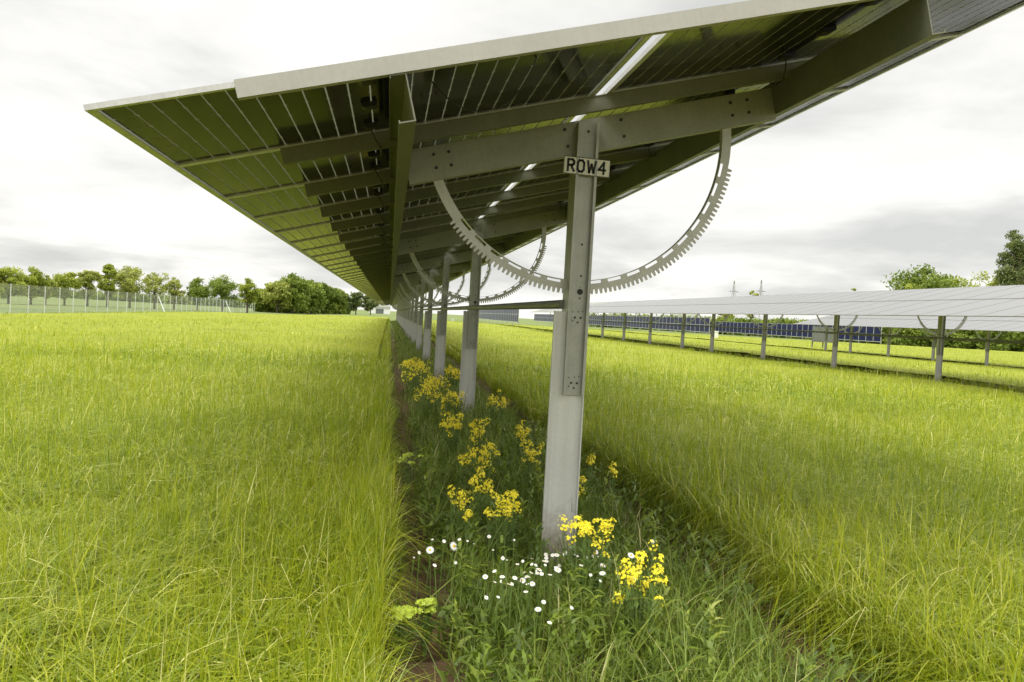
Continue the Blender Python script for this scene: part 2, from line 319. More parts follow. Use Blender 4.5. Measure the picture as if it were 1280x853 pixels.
# wild strip under the rows
def strip():
    parts = []
    for (y0, y1, dens, K, wm) in [(1.5, 6, 3300, 4, 1), (6, 12, 1700, 3, 1.4), (12, 30, 500, 3, 2.4), (30, 100, 70, 2, 6)]:
        p = extra(.0, 2.05, y0, y1, dens); x, y = p[:, 0], p[:, 1]
        d = vnoise(x, y, .28, 12)*.6+vnoise(x, y, .9, 13)*.4
        bare = np.exp(-((x-.2-.05*np.sin(y*2))/.12)**2)*1.1+np.exp(-((x-1.83+.06*np.sin(y*3))/.2)**2)*1.15
        k = rng.random(len(p)) < (.35+1.0*d-bare*.95).clip(.02, 1)*(1 if y0 > 6 else 1)
        p = p[k]; x, y = p[:, 0], p[:, 1]; n = len(p)
        mid = np.exp(-((x-1.0)/.7)**2)
        hh = (.09+.16*vnoise(x, y, .3, 14)+.10*mid)*rng.normal(1, .3, n).clip(.3, 1.9)
        tall = rng.random(n) < .03; hh[tall] *= 1.7; hh *= 1-.6*np.exp(-((x-.88)/.3)**2-((y-3.65)/.45)**2)
        tint = (rng.beta(2.5, 2.8, n)*.8+.25*(vnoise(x, y, .25, 15)-.45)+.06).clip(0, .9); tint[rng.random(n) < .05] = 1.
        parts.append(blades(np.c_[p, gz(x, y)-.03], hh, rng.uniform(.0025, .0062, n)*wm, K, np.abs(rng.normal(.3, .25, n)), tint, rng.uniform(0, .5, n)))
    # broad little weed leaves
    p = extra(.25, 1.95, 2, 7, 900); n = len(p)
    k = vnoise(p[:, 0], p[:, 1], .22, 21) > .5; p = p[k]; n = len(p)
    parts.append(blades(np.c_[p, rng.uniform(0, .16, n)], rng.uniform(.03, .07, n), rng.uniform(.012, .028, n), 2, rng.uniform(.8, 1.6, n), (rng.beta(2, 3, n)*.7).clip(0, .8)))
    # leafy weeds: leaves set along upright stems
    st = extra(.3, 1.68, 1.9, 9, 50); st = st[vnoise(st[:, 0], st[:, 1], .5, 33) > .38]
    hst = rng.uniform(.12, .40, len(st)); kk = 22; ii = np.repeat(np.arange(len(st)), kk); f_ = np.tile(np.linspace(.15, 1, kk), len(st))
    p = st[ii]+rng.normal(0, .006, (len(ii), 2)); n = len(p)
    parts.append(blades(np.c_[p, hst[ii]*f_], rng.uniform(.035, .075, n)*(1.2-.5*f_), rng.uniform(.008, .02, n), 3, rng.uniform(.5, 1.5, n), (np.repeat(rng.uniform(.15, .75, len(st)), kk)+rng.normal(0, .08, n)).clip(0, .85), rng.uniform(0, .6, n)))
    parts.append(blades(np.c_[st, np.zeros(len(st))], hst, np.full(len(st), .004), 3, np.full(len(st), .03), np.full(len(st), .5)))
    for xr in XR[1:]:
        p = extra(xr-1.0, xr+1.0, 8, 105 if xr < 20 else 55, 55); n = len(p)
        parts.append(blades(np.c_[p, np.zeros(n)], rng.uniform(.08, .2, n), rng.uniform(.02, .05, n), 2, rng.uniform(.1, .6, n), (rng.beta(2, 3, n)*.6)))
    return join(parts)
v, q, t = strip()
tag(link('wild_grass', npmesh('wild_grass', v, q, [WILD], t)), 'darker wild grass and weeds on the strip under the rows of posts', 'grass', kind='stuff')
# ---------------------------------------------------------------- solar rows
ROT = (0, -TH, 0)
def c_profile(w_, h_, t_, lip=0., flip=1):     # open channel, web on +x side (flip), flanges to -x ; origin at web top
    a = [(0, 0), (0, -h_), (-w_, -h_), (-w_, -h_+lip), (-w_+t_, -h_+lip), (-w_+t_, -h_+t_), (-t_, -h_+t_), (-t_, -t_), (-w_+t_, -t_), (-w_+t_, -lip), (-w_, -lip), (-w_, 0)]
    return [(x*flip, y) for x, y in a]
def module_meshes(lam):
    m = MB(); m.box((-L/2+.004, -W/2+.006, -.009), (L/2-.004, W/2-.006, -.003)); lm_ = m.mesh('module', lam)
    f = MB(); a, b = L/2, W/2-.003; d, t_ = .020, .011
    # frame: four rails with an inward bottom flange on the short and long sides
    f.box((-a, -b, -d), (-a+t_, b, 0)); f.box((a-t_, -b, -d), (a, b, 0))
    f.box((-a+t_, -b, -d), (a-t_, -b+t_, 0)); f.box((-a+t_, b-t_, -d), (a-t_, b, 0))
    f.box((-a+t_, -b+t_, -d-.0), (-a+.03, b-t_, -d+.002)); f.box((a-.03, -b+t_, -d), (a-t_, b-t_, -d+.002))
    f.box((-a+.03, -b+t_, -d), (a-.03, -b+.022, -d+.002)); f.box((-a+.03, b-.022, -d), (a-.03, b-t_, -d+.002))
    fm = f.mesh('module_frame', ALU)
    return lm_, fm
LMESH1, FMESH1 = module_meshes(LAM); LMESH2, FMESH2 = module_meshes(LAMT); FMESH2.materials[0] = GALVD
def jbox_mesh(off):
    j = MB(); j.prism([(off-.035, -.0095), (off-.032, -.026), (off-.02, -.030), (off+.02, -.030), (off+.032, -.026), (off+.035, -.0095)], (0, -.03, 0), (0, .03, 0), (1, 0, 0), (0, 0, 1))
    return j.mesh('junction_box', BLACK)
JL, JR = jbox_mesh(-.095), jbox_mesh(-.12)
def cable_mesh(off):
    j = MB(); j.tube([(off, .36, -.028), (off+.01, .40, -.07), (off+.03, .47, -.105), (off+.03, .55, -.112), (off+.02, .62, -.07), (off, .69, -.028)], .0034, 5)
    return j.mesh('cable', BLACK)
CBL, CBR = cable_mesh(-.10), cable_mesh(-.125)
# rail (hat profile) mesh along u
def rail_mesh():
    m = MB(); hp = [(-.032, -.021), (-.032, -.025), (-.021, -.025), (-.021, -.095), (.021, -.095), (.021, -.025), (.032, -.025), (.032, -.021)]
    m.prism(hp, (-1.62, 0, 0), (1.62, 0, 0), (0, 1, 0), (0, 0, 1)); return m.mesh('rail', RAILM)
RAIL = rail_mesh()
def end_rail_mesh():
    m = MB(); hp = [(-.004, .004), (-.004, -.060), (.028, -.060), (.028, -.056), (0, -.056), (0, .0), (.03, .0), (.03, .004)]
    m.prism(hp, (-1.63, 0, 0), (1.63, 0, 0), (0, 1, 0), (0, 0, 1)); return m.mesh('end_rail', ENDM)
ERAIL = end_rail_mesh()
def raft_mesh():
    m = MB(); m.prism([(0, -.085), (0, -.262), (.055, -.262), (.055, -.245), (.0515, -.245), (.0515, -.258), (.004, -.258), (.004, -.089), (.0515, -.089), (.0515, -.10), (.055, -.10), (.055, -.085)],
                     (-1.034, 0, 0), (1.056, 0, 0), (0, 1, 0), (0, 0, 1))
    for u in (-.88, -.80, -.16, .16, .8, .9):
        for dz in ((-.13, -.2) if abs(u) > .5 else (-.12, -.21)):
            m.tube([(u, -.006, dz), (u, .0, dz)], .009, 6, 1)
    return m.mesh('crossbeam', [BEAMM, BLACK])
RAFT = raft_mesh()
def arc_mesh(nt_=76):
    m = MB(); cz = -.142; a0, a1 = math.radians(186), math.radians(354)
    def P(r, a, y): r *= 1.057; return (-.058+r*math.cos(a), y, cz+r*math.sin(a))
    def ring(ri, ro, y0, y1, b0, b1, n):
        vs = []; fs = []
        for i in range(n+1):
            a = b0+(b1-b0)*i/n; vs += [P(ri, a, y0), P(ro, a, y0), P(ro, a, y1), P(ri, a, y1)]
        for i in range(n):
            o = i*4
            for j in range(4): fs.append((o+j, o+(j+1) % 4, o+4+(j+1) % 4, o+4+j))
        fs += [(3, 2, 1, 0), tuple(n*4+k for k in range(4))]; m.add(vs, fs)
    ring(.781, .812, 0, .004, a0, a1, 96)
    ring(.762, .766, 0, .034, a0, a1, 96)
    ns = 21                                       # webs between the slots
    for i in range(ns):
        b0 = a0+(a1-a0)*i/ns; db = (a1-a0)/ns
        if i in (0, 1, ns-2, ns-1): ring(.766, .781, 0, .004, b0, b0+db, 4)
        else: ring(.766, .781, 0, .004, b0, b0+db*.34, 3)
    t0, t1 = math.radians(203), math.radians(337)
    for i in range(nt_):
        a = t0+(t1-t0)*(i+.5)/nt_; h = (t1-t0)/nt_
        q = [(.8121, a-h*.36), (.836, a-h*.2), (.836, a+h*.2), (.8121, a+h*.36)]
        vs = [P(r, b, 0) for r, b in q]+[P(r, b, .004) for r, b in q]
        m.add(vs, [(0, 1, 2, 3), (7, 6, 5, 4), (0, 4, 5, 1), (1, 5, 6, 2), (2, 6, 7, 3), (3, 7, 4, 0)])
    return m.mesh('gear_arc', ARCM)
ARC = arc_mesh()
def chan_mesh(z0, z1, x0, x1, yf, yw, yb, t_, name, mat, dots=()):
    # channel seen from -Y: web at yw, side flanges from yf to yb, short return lips in front
    m = MB(); m.box((x0, yf, z0), (x0+t_, yb, z1)); m.box((x1-t_, yf, z0), (x1, yb, z1)); m.box((x0-.0045, yf-.004, z0), (x0+.010, yf-.0002, z1)); m.box((x1-.010, yf-.004, z0), (x1+.0045, yf-.0002, z1)); m.box((x0+t_, yw, z0), (x1-t_, yw+t_, z1))
    for (x, z, r) in dots: m.tube([(x, yw-.0015, z), (x, yw+.0005, z)], r, 10, 1)
    return m.mesh(name, [mat, INK])
trip = lambda cx, cz: [(cx-.016, cz, .0065), (cx+.016, cz, .0065), (cx+.0, cz-.026, .0055), (cx-.03, cz+.03, .0035), (cx+.0, cz+.032, .0035), (cx+.025, cz+.035, .0035), (cx-.028, cz-.018, .004)]
CHAN = chan_mesh(.963, 2.43, -.058, .049, -.034, -.008, .13, .004, 'upper_post',  GALV,
                 [(0, 2.385, .008), (.0, 1.78, .006), (.005, 1.61, .006), (.004, 1.525, .017), (.004, 1.55, .003), (.004, 1.49, .005)]+trip(.0, 1.385)+trip(0, 1.03))
def muddy(m):
    nt = m.node_tree; p = [n for n in nt.nodes if n.type == 'BSDF_PRINCIPLED'][0]; src = p.inputs['Base Color'].links[0].from_socket
    tc = N(nt, 'TexCoord'); sx = N(nt, 'SeparateXYZ'); Lk(nt, tc.outputs['Object'], sx.inputs[0]); n = N(nt, 'TexNoise', Scale=22., Detail=6., Roughness=.7); Lk(nt, tc.outputs['Object'], n.inputs['Vector'])
    mr = N(nt, 'MapRange'); mr.inputs['From Min'].default_value = .42; mr.inputs['From Max'].default_value = .05; Lk(nt, sx.outputs[2], mr.inputs['Value'])
    f = math_(nt, 'MULTIPLY', math_(nt, 'SUBTRACT', math_(nt, 'ADD', math_(nt, 'MULTIPLY', mr.outputs[0], .75), n.outputs[0]), .62), 2.2, True)
    mp = N(nt, 'Mapping'); mp.inputs['Scale'].default_value = (38, 38, .9); Lk(nt, tc.outputs['Object'], mp.inputs[0]); n2 = N(nt, 'TexNoise', Scale=1., Detail=4.); Lk(nt, mp.outputs[0], n2.inputs['Vector'])
    st = ramp(nt, n2.outputs[0], [(.35, (.92, .92, .89)), (.6, (1, 1, 1))])
    a = N(nt, 'Mix', data_type='RGBA', blend_type='MULTIPLY'); a.inputs[0].default_value = 1; Lk(nt, src, a.inputs[6]); Lk(nt, st.outputs[0], a.inputs[7])
    b = N(nt, 'Mix', data_type='RGBA'); Lk(nt, math_(nt, 'MULTIPLY', f, .7), b.inputs[0]); Lk(nt, a.outputs[2], b.inputs[6]); b.inputs[7].default_value = (.22, .17, .10, 1); Lk(nt, b.outputs[2], p.inputs['Base Color'])
muddy(PILE)
PILEM = chan_mesh(-.3, 1.415, -.132, .0735, -.014, -.006, .10, .005, 'pile', PILE)
def pile2():
    m = MB(); z0, z1 = -.3, 1.415; t_ = .005
    m.box((-.129, -.012, z0), (-.124, .012, z1)); m.box((-.124, .0, z0), (.0515, .005, z1)); m.box((.0515, -.022, z0), (.0575, .05, z1)); m.box((-.1235, -.012, z0), (-.116, -.009, z1))
    return m.mesh('pile', PILE)
PILEM = pile2()
def purlin(y0, y1, u, flip):
    m = MB(); pr = c_profile(.062, .175, .005, .012, flip); m.prism([(u+a, b-.0605) for a, b in pr], (0, y0, 0), (0, y1, 0), (1, 0, 0), (0, 0, 1)); return m
def row(xr, yc, ncol, posts, label, near, y_ref):
    LMESH, FMESH = (LMESH1, FMESH1) if near else (LMESH2, FMESH2)
    root = tag(empty('solar_tracker', (xr, yc, 0)), label, 'solar tracker', 'long rows of tilted solar panels')
    yend = yc+ncol*W
    # modules, largest (nearest to the camera) as parts, the rest one stuff part
    cells = [(k, s) for k in range(ncol) for s in (-1, 1)]
    cells.sort(key=lambda c: c[0])
    keep = cells[:100]; rest = cells[100:]
    for k, s in keep:
        u = s*(L/2+G/2); y = (k+.5)*W
        o = link('solar_module', LMESH, root, (u*CT, y, ZP+u*ST), ROT); link('frame', FMESH, o)
        if near and k < 26:
            for yj in ((-.36, 0, .36) if k < 14 else (-.36, .36)): link('junction_box', JL if s < 0 else JR, o, (0, yj, 0))
            link('cable', CBL if s < 0 else CBR, o)
    if rest:
        lv = np.array([v.co[:] for v in LMESH.vertices]); fv = np.array([v.co[:] for v in FMESH.vertices])
        m = MB(); R = np.array([[CT, 0, -ST], [0, 1, 0], [ST, 0, CT]])
        for k, s in rest:
            off = np.array([s*(L/2+G/2), (k+.5)*W, 0])
            for mv, mesh_, mi in ((lv, LMESH, 0), (fv, FMESH, 1)): m.add(mv+off, [tuple(p.vertices) for p in mesh_.polygons], mi)
        tag(m.build('solar_module', [LAM if near else LAMT, ALU if near else GALVD], root, (0, 0, ZP), ROT), kind='stuff')
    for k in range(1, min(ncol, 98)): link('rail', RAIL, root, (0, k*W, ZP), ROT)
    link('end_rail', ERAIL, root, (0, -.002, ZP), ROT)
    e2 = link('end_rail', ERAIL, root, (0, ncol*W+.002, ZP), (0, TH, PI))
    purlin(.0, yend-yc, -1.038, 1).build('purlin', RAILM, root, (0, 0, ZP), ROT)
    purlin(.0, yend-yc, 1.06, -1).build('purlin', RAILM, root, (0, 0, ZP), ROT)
    for i, y in enumerate(posts):
        link('crossbeam', RAFT, root, (0, y-yc+.022, ZP), ROT)
        link('gear_arc', ARC, root, (0, y-yc+.045, ZP), ROT)
        p = link('pile', PILEM, root, (0, y-yc, 0)); link('upper_post', CHAN, root, (0, y-yc, 0))
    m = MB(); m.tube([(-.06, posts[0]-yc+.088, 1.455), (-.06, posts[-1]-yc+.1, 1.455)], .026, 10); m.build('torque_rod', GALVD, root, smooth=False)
    return root
n1_ = 96
r1 = row(XR[0], YC, n1_, [Y1+SP*i for i in range(20)], 'nearest solar tracker row, dark panels seen from below, number plate on its first post', True, 0)
p2 = [35.2-5.2*i for i in range(5, -1, -1)]+[39.0+5.2*i for i in range(13)]
p2 = [p for p in p2 if p > 8]
p2 = [p for p in p2 if p < 73]
r2 = row(XR[1], 7.5, 63, p2, 'second solar tracker row, pale panel tops across the right half of the field', False, 0)
p3 = [15.2, 19.1, 23., 26.9, 30.7, 34.6, 38.5, 42.4, 46.3, 49.2]
r3 = row(XR[2], 12.5, 36, p3, 'farthest and shortest solar tracker row, seen beneath the panels of the second', False, 0)
# extra near details on row 1 : number plate
pl = MB(); pl.box((-.128, -.005, -.047), (.128, 0, .047)); 
for a, b, c, d in ((-.128, -.047, .128, -.0435), (-.128, .0435, .128, .047), (-.128, -.0435, -.1245, .0435), (.1245, -.0435, .128, .0435)): pl.box((a, -.0062, b), (c, -.0052, d), 1)
sign = pl.build('number_plate', [SIGNM, INK], r1, (-.004, Y1-YC-.032, 2.192), (0, math.radians(1.2), 0))
def strokes(paths, t_=.0115):
    m = MB()
    for pth in paths:
        for (x0, z0), (x1, z1) in zip(pth[:-1], pth[1:]):
            dx, dz = x1-x0, z1-z0; l = math.hypot(dx, dz); nx, nz = -dz/l*t_/2, dx/l*t_/2; ex, ez = dx/l*t_*.45, dz/l*t_*.45
            m.add([(x0-ex+nx, -.0072, z0-ez+nz), (x0-ex-nx, -.0072, z0-ez-nz), (x1+ex-nx, -.0072, z1+ez-nz), (x1+ex+nx, -.0072, z1+ez+nz),
                   (x0-ex+nx, -.0053, z0-ez+nz), (x0-ex-nx, -.0053, z0-ez-nz), (x1+ex-nx, -.0053, z1+ez-nz), (x1+ex+nx, -.0053, z1+ez+nz)],
                  [(0, 1, 2, 3), (7, 6, 5, 4), (0, 4, 5, 1), (1, 5, 6, 2), (2, 6, 7, 3), (3, 7, 4, 0)])
    return m
h_ = .0295
LET = {'R': [[(-.016, -h_), (-.016, h_)], [(-.016, h_), (.008, h_), (.016, h_*.7), (.016, h_*.3), (.008, 0), (-.016, 0)], [(.0, 0), (.017, -h_)]],
       'O': [[(-.008, -h_), (-.017, -h_*.6), (-.017, h_*.6), (-.008, h_), (.008, h_), (.017, h_*.6), (.017, -h_*.6), (.008, -h_), (-.008, -h_)]],
       'W': [[(-.021, h_), (-.012, -h_), (0, h_*.45), (.012, -h_), (.021, h_)]],
       '4': [[(.010, -h_), (.010, h_), (-.017, -h_*.35), (.018, -h_*.35)]]}
for ch, x in zip('ROW4', (-.088, -.034, .025, .082)):
    o = strokes([[(a+x, b) for a, b in p] for p in LET[ch]]).build('letter' if ch != '4' else 'numeral', INK, sign)
# loose cable sagging below the first module
a = onY(538, 108, 3.05); b = onY(600, 142, 3.3); c = onY(665, 62, 3.1)
m = MB(); pts = [np.array(onY(*p, 3.05))-np.array([XR[0], YC, 0]) for p in ((538, 100), (548, 112), (562, 125), (580, 136), (600, 140), (622, 136), (640, 125), (655, 105), (666, 85), (676, 58))]
m.tube(pts, .003, 6); m.build('hanging_cable', BLACK, r1)
# ---------------------------------------------------------------- upright panel rows far off (parked vertical)
def vrow(x, y0, n, label, zlo=.75, hh=2.35, mw=2.0, jit=0):
    root = tag(empty('panel_row', (x, y0, 0)), label, 'solar panels', 'rows of panels standing upright across the far field')
    lm_ = MB(); lm_.box((-.02, -mw/2+.05, 0), (.02, mw/2-.05, hh)); lme = lm_.mesh('upright_module', LAMB2)
    fm = MB(); 
    for s in (-1, 1): fm.box((-.035, s*(mw/2-.025)-.04, 0), (.035, s*(mw/2-.025)+.04, hh))
    fm.box((-.035, -mw/2+.065, -.09), (.035, mw/2-.065, 0)); fm.box((-.035, -mw/2+.065, hh), (.035, mw/2-.065, hh+.05)); fm.box((-.03, -mw/2+.065, hh/2-.03), (.03, mw/2-.065, hh/2+.03)); fme = fm.mesh('frame', ALU)
    pm = MB(); pm.box((-.05, -.06, 0), (.05, .06, zlo+.1)); pme = pm.mesh('post', GALV)
    for i in range(n):
        o = link('upright_module', lme, root, (0, (i+.5)*mw, zlo)); link('frame', fme, o)
        if i % 3 == 0: link('post', pme, root, (.1, (i+.0)*mw+.1, 0))
def bluemat():
    m, nt, out = newmat('blue_cells'); p = N(nt, 'BsdfPrincipled', Roughness=.3); tc = N(nt, 'TexCoord')
    mp = N(nt, 'Mapping'); mp.inputs['Scale'].default_value = (1, 1, 1); Lk(nt, tc.outputs['Object'], mp.inputs[0])
    v_ = N(nt, 'TexNoise', Scale=3.); Lk(nt, mp.outputs[0], v_.inputs[0]); r = ramp(nt, v_.outputs[0], [(.3, (.010, .013, .045)), (.7, (.018, .023, .075))])
    Lk(nt, r.outputs[0], p.inputs['Base Color']); p.inputs['Specular IOR Level'].default_value = .12; Lk(nt, p.outputs[0], out.inputs[0]); return m
LAMB2 = bluemat()
vrow(19.8, 117, 40, 'blue upright panel row, the one seen past the second post of the near row')
vrow(52.5, 120, 78, 'blue upright panel row in the middle, behind the left half of the second row')
vrow(79, 113, 34, 'blue upright panel row at the right, ending beneath the third row')
# ---------------------------------------------------------------- trees
def tree_mesh(seed, ht, cr, trunk_h, nl, ls, fol, asp=1.0, sparse=0., ncl=34, conic=0.):
    r = np.random.default_rng(seed)
    tm = MB(); tr = ht*.022+.05
    lean = r.normal(0, .02, 2)*ht
    pts = [(lean[0]*(k/5)**2, lean[1]*(k/5)**2, ht*.8*k/5) for k in range(6)]
    tm.tube(pts, [tr*(1-.15*k) for k in range(6)], 7)
    cen = []; czm = trunk_h+(ht-trunk_h)*.5; cz_r = (ht-trunk_h)*.5
    for i in range(ncl):
        while True:
            p = r.uniform(-1, 1, 3)
            if .25 < np.linalg.norm(p) < 1: break
        rad = 1-conic*(p[2]+1)/2
        c = np.array([p[0]*cr*rad*r.uniform(.75, 1.08), p[1]*cr*rad, czm+p[2]*cz_r*r.uniform(.85, 1.03)])
        cen.append((c, r.uniform(.16, .34)*min(cr, cz_r)*(1-.4*sparse)))
        if i % 2 == 0:
            z0 = min(c[2]-.1*ht, ht*.7)*r.uniform(.6, .95); z0 = max(z0, trunk_h*.7)
            tm.tube([(lean[0]*(z0/ht)**2, lean[1]*(z0/ht)**2, z0), ((c[0])*.5, c[1]*.5, z0*.45+c[2]*.55-.02*ht), tuple(c)], [tr*.4, tr*.25, tr*.08], 5)
    V = []; T = []
    per = nl//ncl
    for c, rad in cen:
        n = per; d = r.normal(0, 1, (n, 3)); d /= np.linalg.norm(d, axis=1)[:, None]; q = c+d*(rad*r.uniform(.3, 1.3, n)[:, None])*np.array([1.25, 1.25, .9])
        a = r.normal(0, 1, (n, 3)); a /= np.linalg.norm(a, axis=1)[:, None]; b = np.cross(a, r.normal(0, 1, (n, 3))); b /= np.linalg.norm(b, axis=1)[:, None]
        s = ls*r.uniform(.6, 1.3, n)[:, None]
        V.append(np.stack([q-a*s, q+b*s*.6, q+a*s, q-b*s*.6], 1)); T.append(np.repeat((r.uniform(.15, .85)+r.normal(0, .13, n)).clip(0, 1), 4))
    V = np.concatenate(V).reshape(-1, 3); T = np.concatenate(T)
    crown = npmesh('crown', V, np.arange(len(V)).reshape(-1, 4), [fol], T)
    return tm.mesh('trunk', BARK), crown
def tree(seed, px, py_top, width, dep, fol, label, trunk=.28, nl=3400, ls=None, sparse=0., base=None, kind='broadleaf_tree', group=None, ncl=30, conic=0.):
    top = atD(px, py_top, dep); z0 = float(gz(top[0], top[1])); ht = top[2]-z0; cr = width/2*dep/F
    t_, c = tree_mesh(seed, ht, cr, ht*trunk, nl, ls or max(.09, dep*.0016), FOL[fol], sparse=sparse, ncl=ncl, conic=conic)
    o = tag(empty(kind, (top[0], top[1], z0)), label, 'tree', group); link('trunk', t_, o); link('crown', c, o); return o
G1 = 'row of young trees beyond the left fence'
TL = [(-14, 334, 44, 'fresh', 0, None), (12, 333, 44, 'fresh', 0, 'bright green tree at the left edge, leftmost of the row behind the fence'),
      (40, 335, 34, 'fresh', .1, 'bushy green tree, second from the left behind the fence'), (58, 341, 22, 'brown', .6, 'thin bare-looking tree, third from the left behind the fence'),
      (82, 340, 38, 'fresh', .1, 'broad low green tree, fourth from the left behind the fence'), (111, 334, 36, 'brown', .3, 'yellowish tree, fifth from the left behind the fence'),
      (136, 331, 26, 'fresh', .3, 'narrow upright tree just left of the large brownish one'), (164, 333, 46, 'brown', 0, 'largest brownish-green tree in the row behind the fence'),
      (195, 336, 36, 'brown', .8, 'sparse half-leafed tree just right of the largest brownish one'), (219, 347, 30, 'brown', .6, 'small sparse brownish tree, fourth from the right end of the row'),
      (248, 346, 30, 'mid', .1, 'rounded dark green tree, third from the right end of the row'), (280, 343, 38, 'mid', 0, 'wide dense green tree, second from the right end of the row'),
      (311, 347, 26, 'fresh', .4, 'small loose green tree, rightmost of the row, beside the dark wood')]
for i, (px, py, wd, fo, sp, lb) in enumerate(TL):
    if lb: tree(50+i, px, py, wd*.88, 100+i*4, fo, lb, sparse=sp, nl=6500 if sp < .5 else 2600, ncl=46, group=G1, trunk=.2, ls=.15)
# second thinner line of shrubs behind them
def wood(name, pts, label, fol, ls, per, seed, cat='wood', kind='stuff'):
    r = np.random.default_rng(seed); V = []; T = []
    for (px, top, bot, dep, rw) in pts:
        a = atD(px, top, dep); rad = rw*dep/F; zt = a[2]; zb = float(gz(a[0], a[1]))
        k = max(2, int((zt-zb)/(rad*.9)))
        for j in range(k):
            for s_ in range(2):
                c = np.array([a[0]+r.normal(0, rad*.5), a[1]+r.normal(0, rad*.8), zb+(zt-zb-rad*.5)*(j+.6)/k]); n = per
                d = r.normal(0, 1, (n, 3)); d /= np.linalg.norm(d, axis=1)[:, None]; q = c+d*rad*r.uniform(.4, 1.05, n)[:, None]*np.array([1, 1, .85])
                aa = r.normal(0, 1, (n, 3)); aa /= np.linalg.norm(aa, axis=1)[:, None]; bb = np.cross(aa, r.normal(0, 1, (n, 3))); bb /= np.linalg.norm(bb, axis=1)[:, None]
                s = ls*r.uniform(.6, 1.3, n)[:, None]; V.append(np.stack([q-aa*s, q+bb*s*.6, q+aa*s, q-bb*s*.6], 1)); T.append(np.repeat((r.uniform(.1, .85)+r.normal(0, .13, n)).clip(0, 1), 4))
    V = np.concatenate(V).reshape(-1, 3); T = np.concatenate(T); V[:, 2] = np.maximum(V[:, 2], -.6)
    o = link(name, npmesh(name, V, np.arange(len(V)).reshape(-1, 4), [fol], T)); tag(o, label, cat, kind=kind); return o
tree(90, 368, 344, 40, 175, 'mid', 'tallest dark tree of the wood left of the near row', trunk=.1, nl=7000, ncl=60, ls=.3)
tree(91, 348, 349, 34, 172, 'brown', 'rounded brownish tree at the left end of the wood', trunk=.1, nl=5000, ncl=45, ls=.3)
tree(92, 390, 351, 34, 182, 'mid', 'full green tree in the middle of the wood, right of its tallest tree', trunk=.1, nl=5000, ncl=45, ls=.3)
wood('wood', [(px, top, 388, 178+(px-330)*.3, 7) for px, top in ((328, 362), (338, 356), (350, 352), (360, 352), (372, 350), (384, 352), (394, 353), (402, 354), (410, 357), (417, 360), (424, 362), (430, 367))],
     'dense dark green wood behind the fence, left of the near row end', FOL['mid'], .33, 420, 4)
tree(93, 446, 366, 20, 190, 'dark', 'dark tree standing in the gap just left of the near row end', trunk=.2, nl=3000, ls=.3)
tree(94, 464, 370, 20, 200, 'dark', 'dark tree beneath the far end of the near row', trunk=.2, nl=3000, ls=.3)
# low scrub behind the left fence
wood('scrub', [(px, 358.5+px*.052, 388, 290, 7) for px in range(-30, 335, 8)], 'low dark scrub line far beyond the left fence', FOL['mid'], .5, 90, 9, 'scrub')
# right side
wood('hedge', [(px, 396+(px-900)*.028, 432, 205-(px-860)*.16, 9) for px in range(745, 1330, 9)], 'dark green hedge along the far right field edge', FOL['mid'], .32, 170, 5, 'hedge')
tree(95, 1160, 335, 88, 190, 'mid', 'round grey-green tree above the second row panels', trunk=.1, nl=15000, ncl=80, ls=.4)
tree(96, 1196, 343, 50, 186, 'fresh', 'lower yellow-green tree right of the round grey-green one', trunk=.1, nl=3500, ncl=36, ls=.3)
tree(97, 1142, 348, 26, 180, 'fresh', 'small bright tree at the left foot of the round grey-green tree', trunk=.1, nl=2500, ls=.28)
tree(98, 1242, 337, 56, 170, 'brown', 'loose olive tree just left of the tall dark poplar', trunk=.1, nl=7000, ncl=50, sparse=.1, ls=.28)
tree(99, 1271, 287, 38, 150, 'dark', 'tall dark poplar at the right edge of the picture', trunk=.03, nl=15000, ncl=120, ls=.2, conic=.08, kind='poplar_tree')
tree(100, 1281, 296, 30, 152, 'dark', 'tall poplar cut by the right edge, behind the other', trunk=.03, nl=12000, ncl=100, ls=.2, conic=.08, kind='poplar_tree')
tree(101, 1217, 352, 30, 180, 'fresh', 'low pale tree between the yellow-green tree and the olive one', trunk=.1, nl=2200, ls=.28)
tree(102, 942, 361, 15, 330, 'brown', 'small olive tree top between the two far pylons', trunk=.3, nl=1200, ls=.5)
tree(103, 1069, 360, 14, 300, 'fresh', 'tiny tree top peeking over the second row, left of the round tree', trunk=.3, nl=1200, ls=.45)
tree(104, 905, 386, 30, 215, 'brown', 'pinkish-brown shrub above the far blue panels', trunk=.1, nl=2500, ls=.3)
